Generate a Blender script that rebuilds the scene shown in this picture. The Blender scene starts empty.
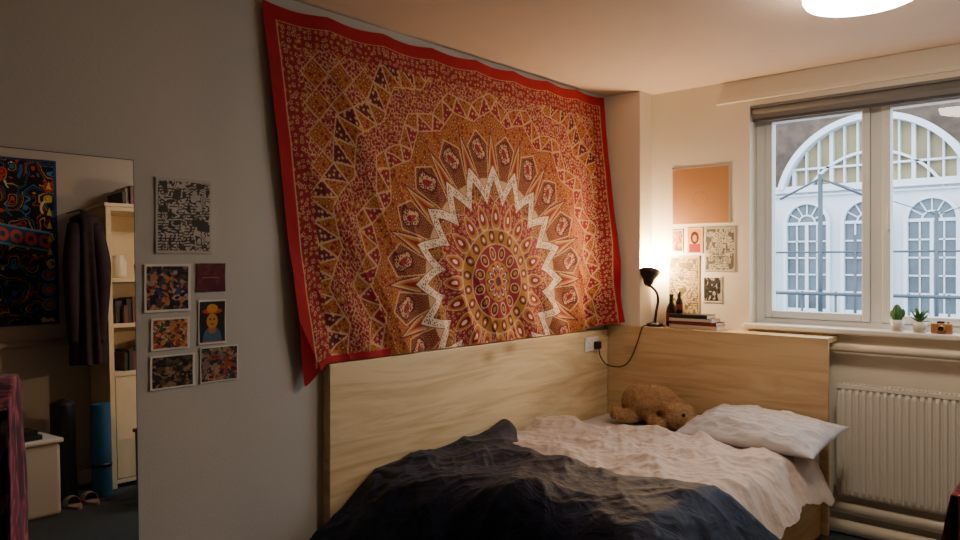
import bpy, bmesh, math, random
import numpy as np
from mathutils import Vector, Matrix

random.seed(7); rng = np.random.RandomState(7)
scene = bpy.context.scene
COL = scene.collection

# ------------------------------------------------------------------ helpers
def lin(r, g, b):
    o = []
    for c in (r, g, b):
        c /= 255.0
        o.append(c/12.92 if c <= 0.04045 else ((c+0.055)/1.055)**2.4)
    return tuple(o)

def new_mat(name):
    m = bpy.data.materials.new(name); m.use_nodes = True
    nt = m.node_tree
    return m, nt, nt.nodes['Principled BSDF']

def mat(name, rgb, rough=0.6, metal=0.0, var=0.0, vscale=8.0, bump=0.0, bscale=60.0, stretch=(1,1,1), sheen=0.0, spec=0.5):
    m, nt, p = new_mat(name)
    c = lin(*rgb)
    p.inputs['Base Color'].default_value = (*c, 1)
    p.inputs['Roughness'].default_value = rough
    p.inputs['Metallic'].default_value = metal
    p.inputs['Specular IOR Level'].default_value = spec
    if sheen: p.inputs['Sheen Weight'].default_value = sheen
    if var or bump:
        tc = nt.nodes.new('ShaderNodeTexCoord'); mp = nt.nodes.new('ShaderNodeMapping')
        mp.inputs['Scale'].default_value = stretch
        nt.links.new(tc.outputs['Object'], mp.inputs['Vector'])
    if var:
        n = nt.nodes.new('ShaderNodeTexNoise'); n.inputs['Scale'].default_value = vscale; n.inputs['Detail'].default_value = 6
        nt.links.new(mp.outputs['Vector'], n.inputs['Vector'])
        r = nt.nodes.new('ShaderNodeValToRGB')
        r.color_ramp.elements[0].position = 0.3; r.color_ramp.elements[1].position = 0.7
        r.color_ramp.elements[0].color = (*[x*(1-var) for x in c], 1)
        r.color_ramp.elements[1].color = (*[min(1, x*(1+var)) for x in c], 1)
        nt.links.new(n.outputs['Fac'], r.inputs['Fac']); nt.links.new(r.outputs['Color'], p.inputs['Base Color'])
    if bump:
        n2 = nt.nodes.new('ShaderNodeTexNoise'); n2.inputs['Scale'].default_value = bscale; n2.inputs['Detail'].default_value = 4
        nt.links.new(mp.outputs['Vector'], n2.inputs['Vector'])
        b = nt.nodes.new('ShaderNodeBump'); b.inputs['Strength'].default_value = bump; b.inputs['Distance'].default_value = 0.01
        nt.links.new(n2.outputs['Fac'], b.inputs['Height']); nt.links.new(b.outputs['Normal'], p.inputs['Normal'])
    return m

def emis(name, col, strength):
    m, nt, p = new_mat(name)
    p.inputs['Base Color'].default_value = (0.8, 0.8, 0.8, 1)
    p.inputs['Emission Color'].default_value = (*col, 1)
    p.inputs['Emission Strength'].default_value = strength
    return m

def attr_mat(name, rough=0.8, sheen=0.0, bump=0.0, bscale=300, spec=0.3):
    m, nt, p = new_mat(name)
    a = nt.nodes.new('ShaderNodeAttribute'); a.attribute_name = 'Col'
    nt.links.new(a.outputs['Color'], p.inputs['Base Color'])
    p.inputs['Roughness'].default_value = rough
    p.inputs['Specular IOR Level'].default_value = spec
    if sheen: p.inputs['Sheen Weight'].default_value = sheen
    if bump:
        tc = nt.nodes.new('ShaderNodeTexCoord')
        n2 = nt.nodes.new('ShaderNodeTexNoise'); n2.inputs['Scale'].default_value = bscale
        nt.links.new(tc.outputs['Object'], n2.inputs['Vector'])
        b = nt.nodes.new('ShaderNodeBump'); b.inputs['Strength'].default_value = bump; b.inputs['Distance'].default_value = 0.004
        nt.links.new(n2.outputs['Fac'], b.inputs['Height']); nt.links.new(b.outputs['Normal'], p.inputs['Normal'])
    return m

def wood_mat(name, c1, c2, axis='y', rough=0.45, scale=1.0):
    m, nt, p = new_mat(name)
    tc = nt.nodes.new('ShaderNodeTexCoord'); mp = nt.nodes.new('ShaderNodeMapping')
    st = {'x': (0.9, 9, 9), 'y': (9, 0.9, 9), 'z': (9, 9, 0.9)}[axis]
    mp.inputs['Scale'].default_value = [s*scale for s in st]
    nt.links.new(tc.outputs['Object'], mp.inputs['Vector'])
    n = nt.nodes.new('ShaderNodeTexNoise'); n.inputs['Scale'].default_value = 1.1; n.inputs['Detail'].default_value = 9; n.inputs['Distortion'].default_value = 1.4
    n.inputs['Roughness'].default_value = 0.62
    nt.links.new(mp.outputs['Vector'], n.inputs['Vector'])
    r = nt.nodes.new('ShaderNodeValToRGB')
    r.color_ramp.elements[0].position = 0.33; r.color_ramp.elements[0].color = (*lin(*c2), 1)
    r.color_ramp.elements[1].position = 0.58; r.color_ramp.elements[1].color = (*lin(*c1), 1)
    nt.links.new(n.outputs['Fac'], r.inputs['Fac'])
    v = nt.nodes.new('ShaderNodeTexVoronoi'); v.inputs['Scale'].default_value = 2.6
    mp2 = nt.nodes.new('ShaderNodeMapping'); mp2.inputs['Scale'].default_value = {'x': (0.6, 1, 1), 'y': (1, 0.6, 1), 'z': (1, 1, 0.6)}[axis]
    nt.links.new(tc.outputs['Object'], mp2.inputs['Vector']); nt.links.new(mp2.outputs['Vector'], v.inputs['Vector'])
    r2 = nt.nodes.new('ShaderNodeValToRGB')
    r2.color_ramp.elements[0].position = 0.02; r2.color_ramp.elements[0].color = (0.40, 0.26, 0.15, 1)
    r2.color_ramp.elements[1].position = 0.12; r2.color_ramp.elements[1].color = (1, 1, 1, 1)
    nt.links.new(v.outputs['Distance'], r2.inputs['Fac'])
    mx = nt.nodes.new('ShaderNodeMixRGB'); mx.blend_type = 'MULTIPLY'; mx.inputs['Fac'].default_value = 0.6
    nt.links.new(r.outputs['Color'], mx.inputs['Color1']); nt.links.new(r2.outputs['Color'], mx.inputs['Color2'])
    nt.links.new(mx.outputs['Color'], p.inputs['Base Color'])
    p.inputs['Roughness'].default_value = rough
    return m

def parent_to(ob, par):
    if par is not None:
        ob.parent = par
        ob.matrix_parent_inverse = Matrix.Translation(par.location).inverted()

def empty(name, loc):
    e = bpy.data.objects.new(name, None); e.location = loc; e.empty_display_size = 0.05
    COL.objects.link(e); return e

def mesh_obj(name, verts, faces, m, par=None, smooth=False, mats=None, fmat=None):
    me = bpy.data.meshes.new(name)
    me.from_pydata([tuple(v) for v in verts], [], [tuple(f) for f in faces])
    if mats:
        for mm in mats: me.materials.append(mm)
        if fmat is not None: me.polygons.foreach_set('material_index', fmat)
    else: me.materials.append(m)
    if smooth: me.polygons.foreach_set('use_smooth', [True]*len(me.polygons))
    me.update()
    ob = bpy.data.objects.new(name, me); COL.objects.link(ob); parent_to(ob, par)
    return ob

def box_geo(lo, hi):
    x0, y0, z0 = lo; x1, y1, z1 = hi
    v = [(x0,y0,z0),(x1,y0,z0),(x1,y1,z0),(x0,y1,z0),(x0,y0,z1),(x1,y0,z1),(x1,y1,z1),(x0,y1,z1)]
    f = [(0,3,2,1),(4,5,6,7),(0,1,5,4),(1,2,6,5),(2,3,7,6),(3,0,4,7)]
    return v, f

def boxes(name, lst, m, par=None, bevel=0.0, segs=2, mats=None, idx=None):
    V, F, FM = [], [], []
    for i, (lo, hi) in enumerate(lst):
        v, f = box_geo(lo, hi); o = len(V)
        V += v; F += [tuple(a+o for a in q) for q in f]
        FM += [idx[i] if idx else 0]*6
    ob = mesh_obj(name, V, F, m, par, mats=mats, fmat=FM if mats else None)
    if bevel:
        b = ob.modifiers.new('bevel', 'BEVEL'); b.width = bevel; b.segments = segs; b.limit_method = 'ANGLE'
    return ob

def lathe(name, prof, loc, m, segs=32, par=None, rot=None, smooth=True):
    V, F = [], []
    n = len(prof)
    for i in range(segs):
        a = 2*math.pi*i/segs
        for (r, z) in prof: V.append(Vector((r*math.cos(a), r*math.sin(a), z)))
    for i in range(segs):
        j = (i+1) % segs
        for k in range(n-1):
            F.append((i*n+k, j*n+k, j*n+k+1, i*n+k+1))
    M = Matrix.Translation(loc) @ (rot.to_4x4() if rot is not None else Matrix.Identity(4))
    V = [M @ v for v in V]
    ob = mesh_obj(name, V, F, m, par, smooth)
    bm = bmesh.new(); bm.from_mesh(ob.data)
    bmesh.ops.remove_doubles(bm, verts=bm.verts, dist=1e-5)
    bmesh.ops.recalc_face_normals(bm, faces=bm.faces)
    bm.to_mesh(ob.data); bm.free()
    return ob

def catmull(pts, sub=8):
    P = [Vector(p) for p in pts]; P = [P[0]*2-P[1]] + P + [P[-1]*2-P[-2]]
    out = []
    for i in range(1, len(P)-2):
        for s in range(sub):
            t = s/sub
            out.append(0.5*((2*P[i])+(P[i+1]-P[i-1])*t+(2*P[i-1]-5*P[i]+4*P[i+1]-P[i+2])*t*t+(3*P[i]-P[i-1]-3*P[i+1]+P[i+2])*t**3))
    out.append(P[-2]); return out

def tube(name, pts, rad, m, par=None, segs=10, smooth_path=True, radii=None):
    P = catmull(pts) if smooth_path and len(pts) > 2 else [Vector(p) for p in pts]
    n = len(P)
    if radii is None: R = [rad]*n
    else: R = list(np.interp(np.linspace(0, 1, n), np.linspace(0, 1, len(radii)), radii))
    V, F = [], []
    up = Vector((0, 0, 1)); prev = None
    for i, p in enumerate(P):
        d = (P[min(i+1, n-1)]-P[max(i-1, 0)]).normalized()
        if prev is None:
            a = d.cross(up)
            if a.length < 0.1: a = d.cross(Vector((1, 0, 0)))
            a.normalize()
        else:
            a = (prev - d*prev.dot(d)).normalized()
        prev = a; b = d.cross(a)
        for k in range(segs):
            t = 2*math.pi*k/segs
            V.append(p+(a*math.cos(t)+b*math.sin(t))*R[i])
    for i in range(n-1):
        for k in range(segs):
            l = (k+1) % segs
            F.append((i*segs+k, i*segs+l, (i+1)*segs+l, (i+1)*segs+k))
    F.append(tuple(range(segs))[::-1]); F.append(tuple((n-1)*segs+k for k in range(segs)))
    return mesh_obj(name, V, F, m, par, True)

def hsh(ix, iy, seed):
    v = np.sin(ix*127.1+iy*311.7+seed*74.7)*43758.5453
    return v-np.floor(v)
def vnoise(x, y, seed=0):
    ix = np.floor(x); iy = np.floor(y); fx = x-ix; fy = y-iy
    fx = fx*fx*fx*(fx*(fx*6-15)+10); fy = fy*fy*fy*(fy*(fy*6-15)+10)
    a = hsh(ix, iy, seed); b = hsh(ix+1, iy, seed); c = hsh(ix, iy+1, seed); d = hsh(ix+1, iy+1, seed)
    return (a*(1-fx)+b*fx)*(1-fy)+(c*(1-fx)+d*fx)*fy
def fbm(x, y, seed=0, octv=4):
    s = 0; a = 0.5; t = 0
    for i in range(octv):
        s = s+a*vnoise(x*2**i, y*2**i, seed+i*3.1); t += a; a *= 0.5
    return s/t
def ridge(x, y, seed=0, octv=3):
    s = 0; a = 0.5; t = 0
    for i in range(octv):
        s = s+a*(1-np.abs(2*vnoise(x*2**i, y*2**i, seed+i*5.3)-1))**2; t += a; a *= 0.5
    return s/t
def sm(t):
    t = np.clip(t, 0, 1); return t*t*(3-2*t)

def grid_obj(name, X, Y, Z, m, par=None, col=None, smooth=True, solid=0.0, sub=0, flip=False, soff=0.0):
    nv, nu = X.shape
    co = np.stack([X, Y, Z], -1).reshape(-1, 3)
    idx = np.arange(nv*nu).reshape(nv, nu)
    f = np.stack([idx[:-1, :-1], idx[:-1, 1:], idx[1:, 1:], idx[1:, :-1]], -1).reshape(-1, 4)
    if flip: f = f[:, ::-1]
    me = bpy.data.meshes.new(name)
    me.from_pydata(co.tolist(), [], f.tolist())
    if smooth: me.polygons.foreach_set('use_smooth', [True]*len(me.polygons))
    if col is not None:
        ca = me.color_attributes.new('Col', 'FLOAT_COLOR', 'POINT')
        c4 = np.ones((nv*nu, 4)); c4[:, :3] = col.reshape(-1, 3)
        ca.data.foreach_set('color', c4.ravel())
    me.materials.append(m); me.update()
    ob = bpy.data.objects.new(name, me); COL.objects.link(ob); parent_to(ob, par)
    if solid:
        s = ob.modifiers.new('thick', 'SOLIDIFY'); s.thickness = solid; s.offset = soff
    if sub:
        s = ob.modifiers.new('sub', 'SUBSURF'); s.levels = sub; s.render_levels = sub
    return ob

# ------------------------------------------------------------------ materials
M_wall = mat('wall_paint', (192, 187, 177), 0.75, var=0.03, vscale=2, bump=0.08, bscale=90)
M_wall2 = mat('wall_paint_window', (226, 217, 199), 0.75, var=0.02, vscale=2, bump=0.06, bscale=90)
M_ceil = mat('ceiling_paint', (204, 182, 164), 0.85, var=0.02, bump=0.05)
M_floor = mat('carpet', (52, 60, 62), 0.95, var=0.35, vscale=120, bump=0.6, bscale=400)
M_white = mat('white_gloss_paint', (225, 222, 212), 0.35)
M_frame = mat('window_frame_paint', (222, 224, 222), 0.4)
M_rad = mat('radiator_enamel', (218, 213, 202), 0.35)
M_ply_y = wood_mat('birch_plywood', (220, 199, 157), (190, 160, 114), 'y')
M_ply_x = wood_mat('birch_plywood_end', (206, 180, 138), (176, 144, 102), 'x')
M_black = mat('black_enamel', (14, 14, 15), 0.35)
M_blackm = mat('black_matt', (20, 20, 22), 0.7)
M_paper = mat('paper', (220, 212, 196), 0.8)

# ------------------------------------------------------------------ room shell
RX, BY, H = 3.35, -5.6, 2.5
boxes('floor', [((-0.2, BY-0.2, -0.1), (RX+0.2, 0.25, 0))], M_floor)
boxes('ceiling', [((-0.2, BY-0.2, H), (RX+0.2, 0.25, H+0.1))], M_ceil)
boxes('wall_left', [((-0.2, BY-0.2, 0), (0, 0.25, H))], M_wall)
boxes('wall_right', [((RX, BY-0.2, 0), (RX+0.2, 0.25, H))], M_wall)
boxes('wall_back', [((0, BY-0.2, 0), (RX, BY, H))], M_wall)
WX0, WX1, WZ0, WZ1 = 0.898, 2.50, 1.07, 2.34
boxes('wall_window', [((0, 0, 0), (WX0, 0.25, H)), ((WX1, 0, 0), (RX, 0.25, H)),
                      ((WX0, 0, 0), (WX1, 0.25, WZ0)), ((WX0, 0, WZ1), (WX1, 0.25, H))], M_wall2)
boxes('wall_corner_column', [((0, -0.154, 0), (0.267, 0, H))], M_wall2, bevel=0.004)
boxes('baseboard_left', [((0, BY, 0), (0.016, -2.40, 0.10))], M_white, bevel=0.004)
boxes('baseboard_right', [((RX-0.016, BY, 0), (RX, -0.02, 0.10))], M_white, bevel=0.004)
boxes('trim_curtain_batten', [((0.70, -0.022, 2.370), (2.75, 0, 2.398))], M_wall2, bevel=0.004)

# window
W = empty('window_1', (1.7, 0.14, 1.7))
fy0, fy1 = 0.10, 0.17
boxes('outer_frame', [((WX0, fy0, WZ0), (WX0+0.055, fy1, WZ1)), ((WX1-0.055, fy0, WZ0), (WX1, fy1, WZ1)),
                      ((WX0+0.055, fy0, WZ0), (WX1-0.055, fy1, WZ0+0.035)), ((WX0+0.055, fy0, WZ1-0.055), (WX1-0.055, fy1, WZ1)),
                      ((1.515, fy0, WZ0+0.035), (1.57, fy1, WZ1-0.055))], M_frame, W, 0.004)
def sash(nm, a, b, w=0.04):
    z0, z1 = WZ0+0.037, WZ1-0.057
    boxes(nm, [((a, fy0-0.012, z0), (a+w, fy1-0.02, z1)), ((b-w, fy0-0.012, z0), (b, fy1-0.02, z1)),
               ((a+w, fy0-0.012, z0), (b-w, fy1-0.02, z0+w)), ((a+w, fy0-0.012, z1-w), (b-w, fy1-0.02, z1))], M_frame, W, 0.005)
sash('sash_left', 0.955, 1.513); sash('sash_right', 1.572, 2.443)
mg, nt, p = new_mat('window_glass')
nt.nodes.remove(p)
tr = nt.nodes.new('ShaderNodeBsdfTransparent'); tr.inputs['Color'].default_value = (0.93, 0.97, 1, 1)
gl = nt.nodes.new('ShaderNodeBsdfGlossy'); gl.inputs['Roughness'].default_value = 0.0
mx = nt.nodes.new('ShaderNodeMixShader'); fr = nt.nodes.new('ShaderNodeFresnel'); fr.inputs['IOR'].default_value = 1.5
nt.links.new(fr.outputs['Fac'], mx.inputs['Fac']); nt.links.new(tr.outputs['BSDF'], mx.inputs[1]); nt.links.new(gl.outputs['BSDF'], mx.inputs[2])
nt.links.new(mx.outputs['Shader'], nt.nodes['Material Output'].inputs['Surface'])
def pane(nm, a, b):
    mesh_obj(nm, [(a, 0.14, 1.12), (b, 0.14, 1.12), (b, 0.14, 2.27), (a, 0.14, 2.27)], [(0, 1, 2, 3)], mg, W)
pane('glass_left', 0.98, 1.49); pane('glass_right', 1.60, 2.42)
boxes('handle', [((1.60, 0.07, 1.60), (1.615, 0.09, 1.72)), ((1.60, 0.085, 1.62), (1.615, 0.10, 1.66))], M_white, W, 0.003)
boxes('window_sill', [((WX0-0.03, -0.045, 1.045), (2.60, 0.10, 1.075))], M_white, bevel=0.008)
rb = empty('roller_blind', (1.7, 0.05, 2.3))
tube('roll', [(0.91, 0.035, 2.303), (2.49, 0.035, 2.303)], 0.033, mat('blind_fabric', (112, 110, 110), 0.8), rb, 20, False)
boxes('bottom_bar', [((0.91, 0.004, 2.245), (2.49, 0.024, 2.262))], mat('blind_bar', (60, 58, 60), 0.6), rb, 0.003)
boxes('cassette', [((0.905, -0.008, 2.325), (2.495, 0.072, 2.339)), ((0.908, 0.006, 2.26), (2.492, 0.008, 2.305))], mat('blind_cassette', (112, 110, 110), 0.6), rb, 0.001)

# pipes and radiator
M_pipe = mat('painted_pipe', (202, 192, 174), 0.4)
def pipe(nm, pts, r, par=None): return tube(nm, pts, r, M_pipe, par, 16, False)
pipe('heating_pipe', [(0.6, -0.055, 0.975), (3.3, -0.055, 0.975)], 0.022)
pipe('heating_pipe', [(0.3, -0.07, 0.135), (3.3, -0.07, 0.135)], 0.03)
pipe('heating_pipe', [(0.3, -0.09, 0.04), (3.3, -0.09, 0.04)], 0.034)
R = empty('panel_radiator', (2.0, -0.08, 0.5))
x0, x1, z0, z1 = 1.405, 2.605, 0.205, 0.79
prof = []; n = 36; pw = (x1-x0-0.02)/n
xx = x0+0.01
for i in range(n):
    prof += [(xx, -0.103), (xx+pw*0.20, -0.103), (xx+pw*0.36, -0.117), (xx+pw*0.80, -0.117), (xx+pw*0.96, -0.103)]
    xx += pw
V, F = [], []
lev = [(z0+0.012, 0.55), (z0+0.035, 1), (z1-0.045, 1), (z1-0.02, 0.4)]
for (z, k) in lev:
    for (x, y) in prof: V.append((x, -0.103+(y+0.103)*k, z))
m_ = len(prof)
for j in range(len(lev)-1):
    for i in range(m_-1): F.append((j*m_+i, j*m_+i+1, (j+1)*m_+i+1, (j+1)*m_+i))
mesh_obj('ribbed_front', V, F, M_rad, R)
boxes('body', [((x0, -0.1015, z0), (x1, -0.085, z1-0.01)), ((x0, -0.045, z0), (x1, -0.03, z1-0.01)),
               ((x0-0.004, -0.112, z0+0.02), (x0, -0.03, z1)), ((x1, -0.112, z0+0.02), (x1+0.004, -0.03, z1)),
               ((x0, -0.112, z1-0.022), (x1, -0.106, z1)), ((x0, -0.036, z1-0.022), (x1, -0.03, z1))]
      + [((x0+0.012+i*0.02, -0.106, z1-0.008), (x0+0.022+i*0.02, -0.036, z1-0.003)) for i in range(59)], M_rad, R, 0.0015, 1)
boxes('wall_bracket', [((1.6, -0.032, 0.3), (1.64, 0.0, 0.7)), ((2.35, -0.032, 0.3), (2.39, 0.0, 0.7))], M_rad, R)
tube('valve', [(1.385, -0.07, 0.165), (1.385, -0.07, 0.24), (1.403, -0.07, 0.24)], 0.011, M_white, R, 10, False)

# ceiling light
CL = empty('ceiling_light', (1.80, -1.22, 2.46))
lathe('base_ring', [(0.0, 2.5), (0.205, 2.5), (0.21, 2.49), (0.21, 2.46), (0.203, 2.454), (0.0, 2.454)], (1.80, -1.22, 0), M_white, 64, CL)
lathe('opal_diffuser', [(0.204, 2.46), (0.204, 2.437), (0.194, 2.420), (0.15, 2.409), (0.08, 2.403), (0.0, 2.402)], (1.80, -1.22, 0),
      emis('lamp_diffuser', (1.0, 0.84, 0.66), 46.0), 64, CL)

# ------------------------------------------------------------------ tapestry
nu, nv = 940, 560
S, Vv = np.meshgrid(np.linspace(0, 1, nu), np.linspace(0, 1, nv))
yL = -2.673+0.19*(1-Vv); yR = -0.187
TY = yL+(yR-yL)*S
scal = 0.014*np.abs(np.sin(math.pi*S*8))
ztop = 2.457+0.03*S-scal
zbot = 1.006-0.085*sm(1-S/0.05)+0.045*sm((S-0.85)/0.15)
TZ = zbot+(ztop-zbot)*Vv
fold = fbm(TY*2.2+TZ*1.3, TZ*1.1-TY*0.8, 3, 3)-0.5
fold2 = ridge(TY*3+TZ*1.5, TZ*0.9, 9, 2)
TX = 0.026+0.024*fold+0.024*fold2*np.clip(1.2-Vv, 0, 1)+0.15*sm((S-0.9)/0.1)*(1-Vv)**1.2
TX = TX+0.02*(1-Vv)*np.sin(S*9)**2*0.5
TX = TX+0.008*np.sin((TY*1.0+TZ*0.5)*26)*sm((0.55-Vv)/0.5)
TX = np.maximum(TX, 0.006)
a = (-2.62+(2.62-0.187)*S)+1.304
b = (1.0+1.475*Vv)-1.324
r = np.hypot(a, b); th = np.arctan2(b, a)
RED = np.array(lin(128, 14, 30)); DRED = np.array(lin(88, 10, 26)); GOLD = np.array(lin(158, 102, 34)); CREAM = np.array(lin(216, 192, 166)); HEM = np.array(lin(150, 6, 26))
DCR = np.array(lin(186, 146, 108))
C = np.zeros(S.shape+(3,)); C[:] = RED
tau = 2*math.pi
def put(mask, c): C[mask] = c
def frac(x): return x-np.floor(x)
def scroll(u, v, k=1.0):
    return np.sin(u*tau/(0.052*k)+1.7*np.sin(v*tau/(0.083*k)))*np.sin(v*tau/(0.05*k)+1.7*np.sin(u*tau/(0.074*k)))
def tri(N, off=0.0):
    f = frac(th/tau*N+off); return np.abs(f-0.5)*2
def flowers(u, v, s, seed):
    iu = np.floor(u/s); iv = np.floor(v/s)
    best = np.full(u.shape, 9.0); bid = np.zeros(u.shape)
    for du in (-1, 0, 1):
        for dv in (-1, 0, 1):
            cu = iu+du; cv = iv+dv
            px = (cu+0.5+0.6*(hsh(cu, cv, seed)-0.5))*s; py = (cv+0.5+0.6*(hsh(cu, cv, seed+9)-0.5))*s
            dx = u-px; dy = v-py; d = np.hypot(dx, dy); an = np.arctan2(dy, dx)
            rr = s*(0.24+0.12*hsh(cu, cv, seed+4))*(1+0.28*np.cos(5*an+6*hsh(cu, cv, seed+2)))
            q = d/rr; m_ = q < best; best = np.where(m_, q, best); bid = np.where(m_, hsh(cu, cv, seed+6), bid)
    return best, bid
fa, fid = flowers(a, b, 0.040, 1)
fb_, fbid = flowers(r, th*0.8, 0.034, 5)
fc, fcid = flowers(a, b, 0.026, 8)
g = scroll(a, b, 1.1)
g3 = scroll(a+0.01, b, 0.8)
def floral(mask, base, d, ident, vine=None, cr_=DCR):
    put(mask, base)
    if vine is not None: put(mask & (np.abs(vine) < 0.12), cr_)
    put(mask & (d < 1.0) & (ident < 0.7), cr_)
    put(mask & (d < 1.0) & (ident >= 0.7), GOLD if base is not GOLD else DRED)
    put(mask & (d < 0.58) & (ident < 0.7), base if base is not GOLD else RED)
    put(mask & (d < 0.5) & (ident >= 0.7), cr_)
def dotted(mask, base, d, ident, c1):
    put(mask, base); put(mask & (np.abs(g3) < 0.09), c1); put(mask & (d < 1.15), c1); put(mask & (d < 0.55) & (ident > 0.35), DCR)
allm = np.ones_like(r, bool)
floral(allm, RED, fa, fid, g-0.1)
N = 20
rs_ = r-0.075*(tri(N)-0.5)*np.clip((r-0.6)/0.3, 0, 1)
du_ = frac((a+b)/0.13); dv_ = frac((a-b)/0.13); ch = (np.floor((a+b)/0.13)+np.floor((a-b)/0.13)) % 2
corner = rs_ > 1.22
dotted(corner & (ch < 0.5), GOLD, fc, fcid, RED)
put(corner & ((np.abs(du_-0.5) > 0.475) | (np.abs(dv_-0.5) > 0.475)), DCR)
w0 = (rs_ > 1.10) & (rs_ < 1.22); T40 = tri(80)
put(w0, DRED); q0 = w0 & (T40 > (rs_-1.10)/0.12); dotted(q0, GOLD, fc, fcid, RED); put(w0 & (np.abs(T40-(rs_-1.10)/0.12) < 0.10), DCR)
put(w0 & ~q0 & (fc < 0.8), DCR)
rg = (rs_ > 0.97) & (rs_ < 1.10); floral(rg, RED, fb_, fbid, scroll(r, th*0.9, 0.9)-0.1, DCR)
for rr in (0.97, 1.10, 1.22, 0.875): put(np.abs(rs_-rr) < 0.0035, DCR)
w1 = (rs_ > 0.879) & (rs_ < 0.966); dotted(w1, GOLD, fc, fcid, RED)
T30 = tri(60, 0.5); tr_ = w1 & (T30 > (rs_-0.879)/0.087); put(tr_, RED); put(tr_ & (fc < 0.7), DCR)
put(w1 & (np.abs(T30-(rs_-0.879)/0.087) < 0.10), DCR)
R1 = 0.49+0.135*tri(N)
z_ = (rs_ < 0.872); dotted(z_, GOLD, fc, fcid, RED)
fr2 = frac(th/tau*N+0.5)-0.5
for wd_, ln_, c_ in ((0.050, 0.22, DRED), (0.040, 0.195, DCR), (0.030, 0.165, GOLD), (0.018, 0.12, RED)):
    put(z_ & (r > 0.60) & (np.abs(fr2)*tau*r/N < wd_*(1-(r-0.60)/ln_)), c_)
f = frac(th/tau*N)-0.5; pp = f*tau*r/N; qq = r-0.70
wid = 0.034+0.058*np.clip((qq+0.15)/0.25, 0, 1)
topq = 0.095-np.abs(pp)*0.8
patch = z_ & (np.abs(pp) < wid) & (qq < topq) & (qq > -0.15)
put(z_ & (np.abs(pp) < wid+0.006) & (qq < topq+0.010), DCR); put(patch, DRED)
bd = np.hypot((pp-0.012*np.sin(qq*55))/0.040, (qq-0.005)/0.055)
sc2 = scroll(pp+0.02, qq, 0.55)
put(patch & (bd < 1) & (sc2 > -0.15), DCR); put(patch & (bd < 0.45), RED); put(patch & (bd > 1.25) & (np.abs(sc2) < 0.2), GOLD)
put(r < R1+0.007, DRED); put(r < R1, CREAM)
zig = (r < R1-0.012) & (r > R1-0.070)
put(zig & (scroll(r, th*0.45, 0.5) > 0.42), DRED)
put(r < R1-0.078, DRED)
ins = (r < R1-0.086); dotted(ins, GOLD, fc, fcid, DRED)
R2_ = 0.425+0.06*tri(N, 0.5)
put((r < R2_+0.006) & ins, DCR); m2_ = (r < R2_) & ins; floral(m2_, RED, fb_, fbid, None)
f = frac(th/tau*N+0.5)-0.5; pp = f*tau*r/N; qq = (r-0.350)
wd = 0.032*(1-qq/0.085*0.5)
td = np.hypot(pp/wd, qq/0.065); k_ = r < 0.42
put(k_ & (td < 1.12), DCR); put(k_ & (td < 0.95), GOLD); put(k_ & (td < 0.66), RED); put(k_ & (td < 0.3), CREAM)
put(r < 0.284, DCR); put(r < 0.277, GOLD)
f = frac(th/tau*N)-0.5; pp = f*tau*r/N; qq = r-0.243
td = np.hypot(pp/0.024, qq/0.032); k_ = r < 0.277; put(k_ & (td < 1), DRED); put(k_ & (td < 0.6), GOLD); put(k_ & (td < 0.3), CREAM)
put(r < 0.205, DCR); put(r < 0.199, RED)
f = frac(th/tau*12)-0.5; pp = f*tau*r/12; qq = r-0.155
td = np.hypot(pp/0.028, qq/0.038); k_ = r < 0.199; put(k_ & (td < 1), DCR); put(k_ & (td < 0.78), DRED); put(k_ & (td < 0.4), GOLD)
put(r < 0.11, GOLD)
pet = 0.06+0.04*np.abs(np.cos(th*6)); put(r < pet, DRED); put(r < pet-0.012, CREAM); put(r < pet-0.02, RED); put(r < 0.045, GOLD); put(r < 0.025, DRED)
dl = a-a.min(); dr = a.max()-a; dt = b.max()-b
e = np.minimum(np.minimum(dl, dr), dt)
ib = (e < 0.14) & (r > 0.9); floral(ib, RED, fc, fcid, None)
put((e < 0.060) & (e > 0.056), DCR)
put(e < 0.056, HEM)
put((b < b.min()+0.03) & (dl < 0.5), HEM)
C *= (0.90+0.2*fbm(a*14, b*14, 5, 3))[..., None]
grid_obj('mandala_tapestry', TX, TY, TZ, attr_mat('printed_cotton', 0.85, 0.04, 0.15, 500), col=C, flip=True)

# ------------------------------------------------------------------ posters
M_print = attr_mat('printed_paper', 0.7)
def collage(U, V, seed, pal, nsh=40, bg=None):
    rs = np.random.RandomState(seed); C = np.zeros(U.shape+(3,)); C[:] = lin(*(bg or pal[0]))
    for i in range(nsh*3):
        k_ = 1.0-0.7*i/(nsh*3)
        cx, cy = rs.rand(2); w, h = rs.uniform(0.03, 0.2, 2)*k_; c = lin(*pal[rs.randint(len(pal))]); an = rs.rand()*3.14
        X = (U-cx)*math.cos(an)+(V-cy)*math.sin(an); Y = -(U-cx)*math.sin(an)+(V-cy)*math.cos(an)
        mk = (np.abs(X) < w) & (np.abs(Y) < h*0.5) if rs.rand() < 0.35 else (np.hypot(X/w, Y/h) < 1)
        C[mk] = c
    return C*(0.7+0.6*fbm(U*14, V*14, seed, 3))[..., None]
def border(C, U, V, w, c=(225, 218, 205)):
    m_ = (U < w) | (U > 1-w) | (V < w) | (V > 1-w); C[m_] = lin(*c); return C
def poster_left(name, y0, y1, z0, z1, fn, n=(90, 110), tilt=0.0):
    U, V = np.meshgrid(np.linspace(0, 1, n[0]), np.linspace(0, 1, n[1])); C = fn(U, V)
    Y = y0+(y1-y0)*U; Z = z0+(z1-z0)*V
    X = 0.003+0.003*np.abs(U-0.5)*np.abs(V-0.5)*4
    return grid_obj(name, X, Y, Z, M_print, col=C, solid=0.0008, soff=0.0)
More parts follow.
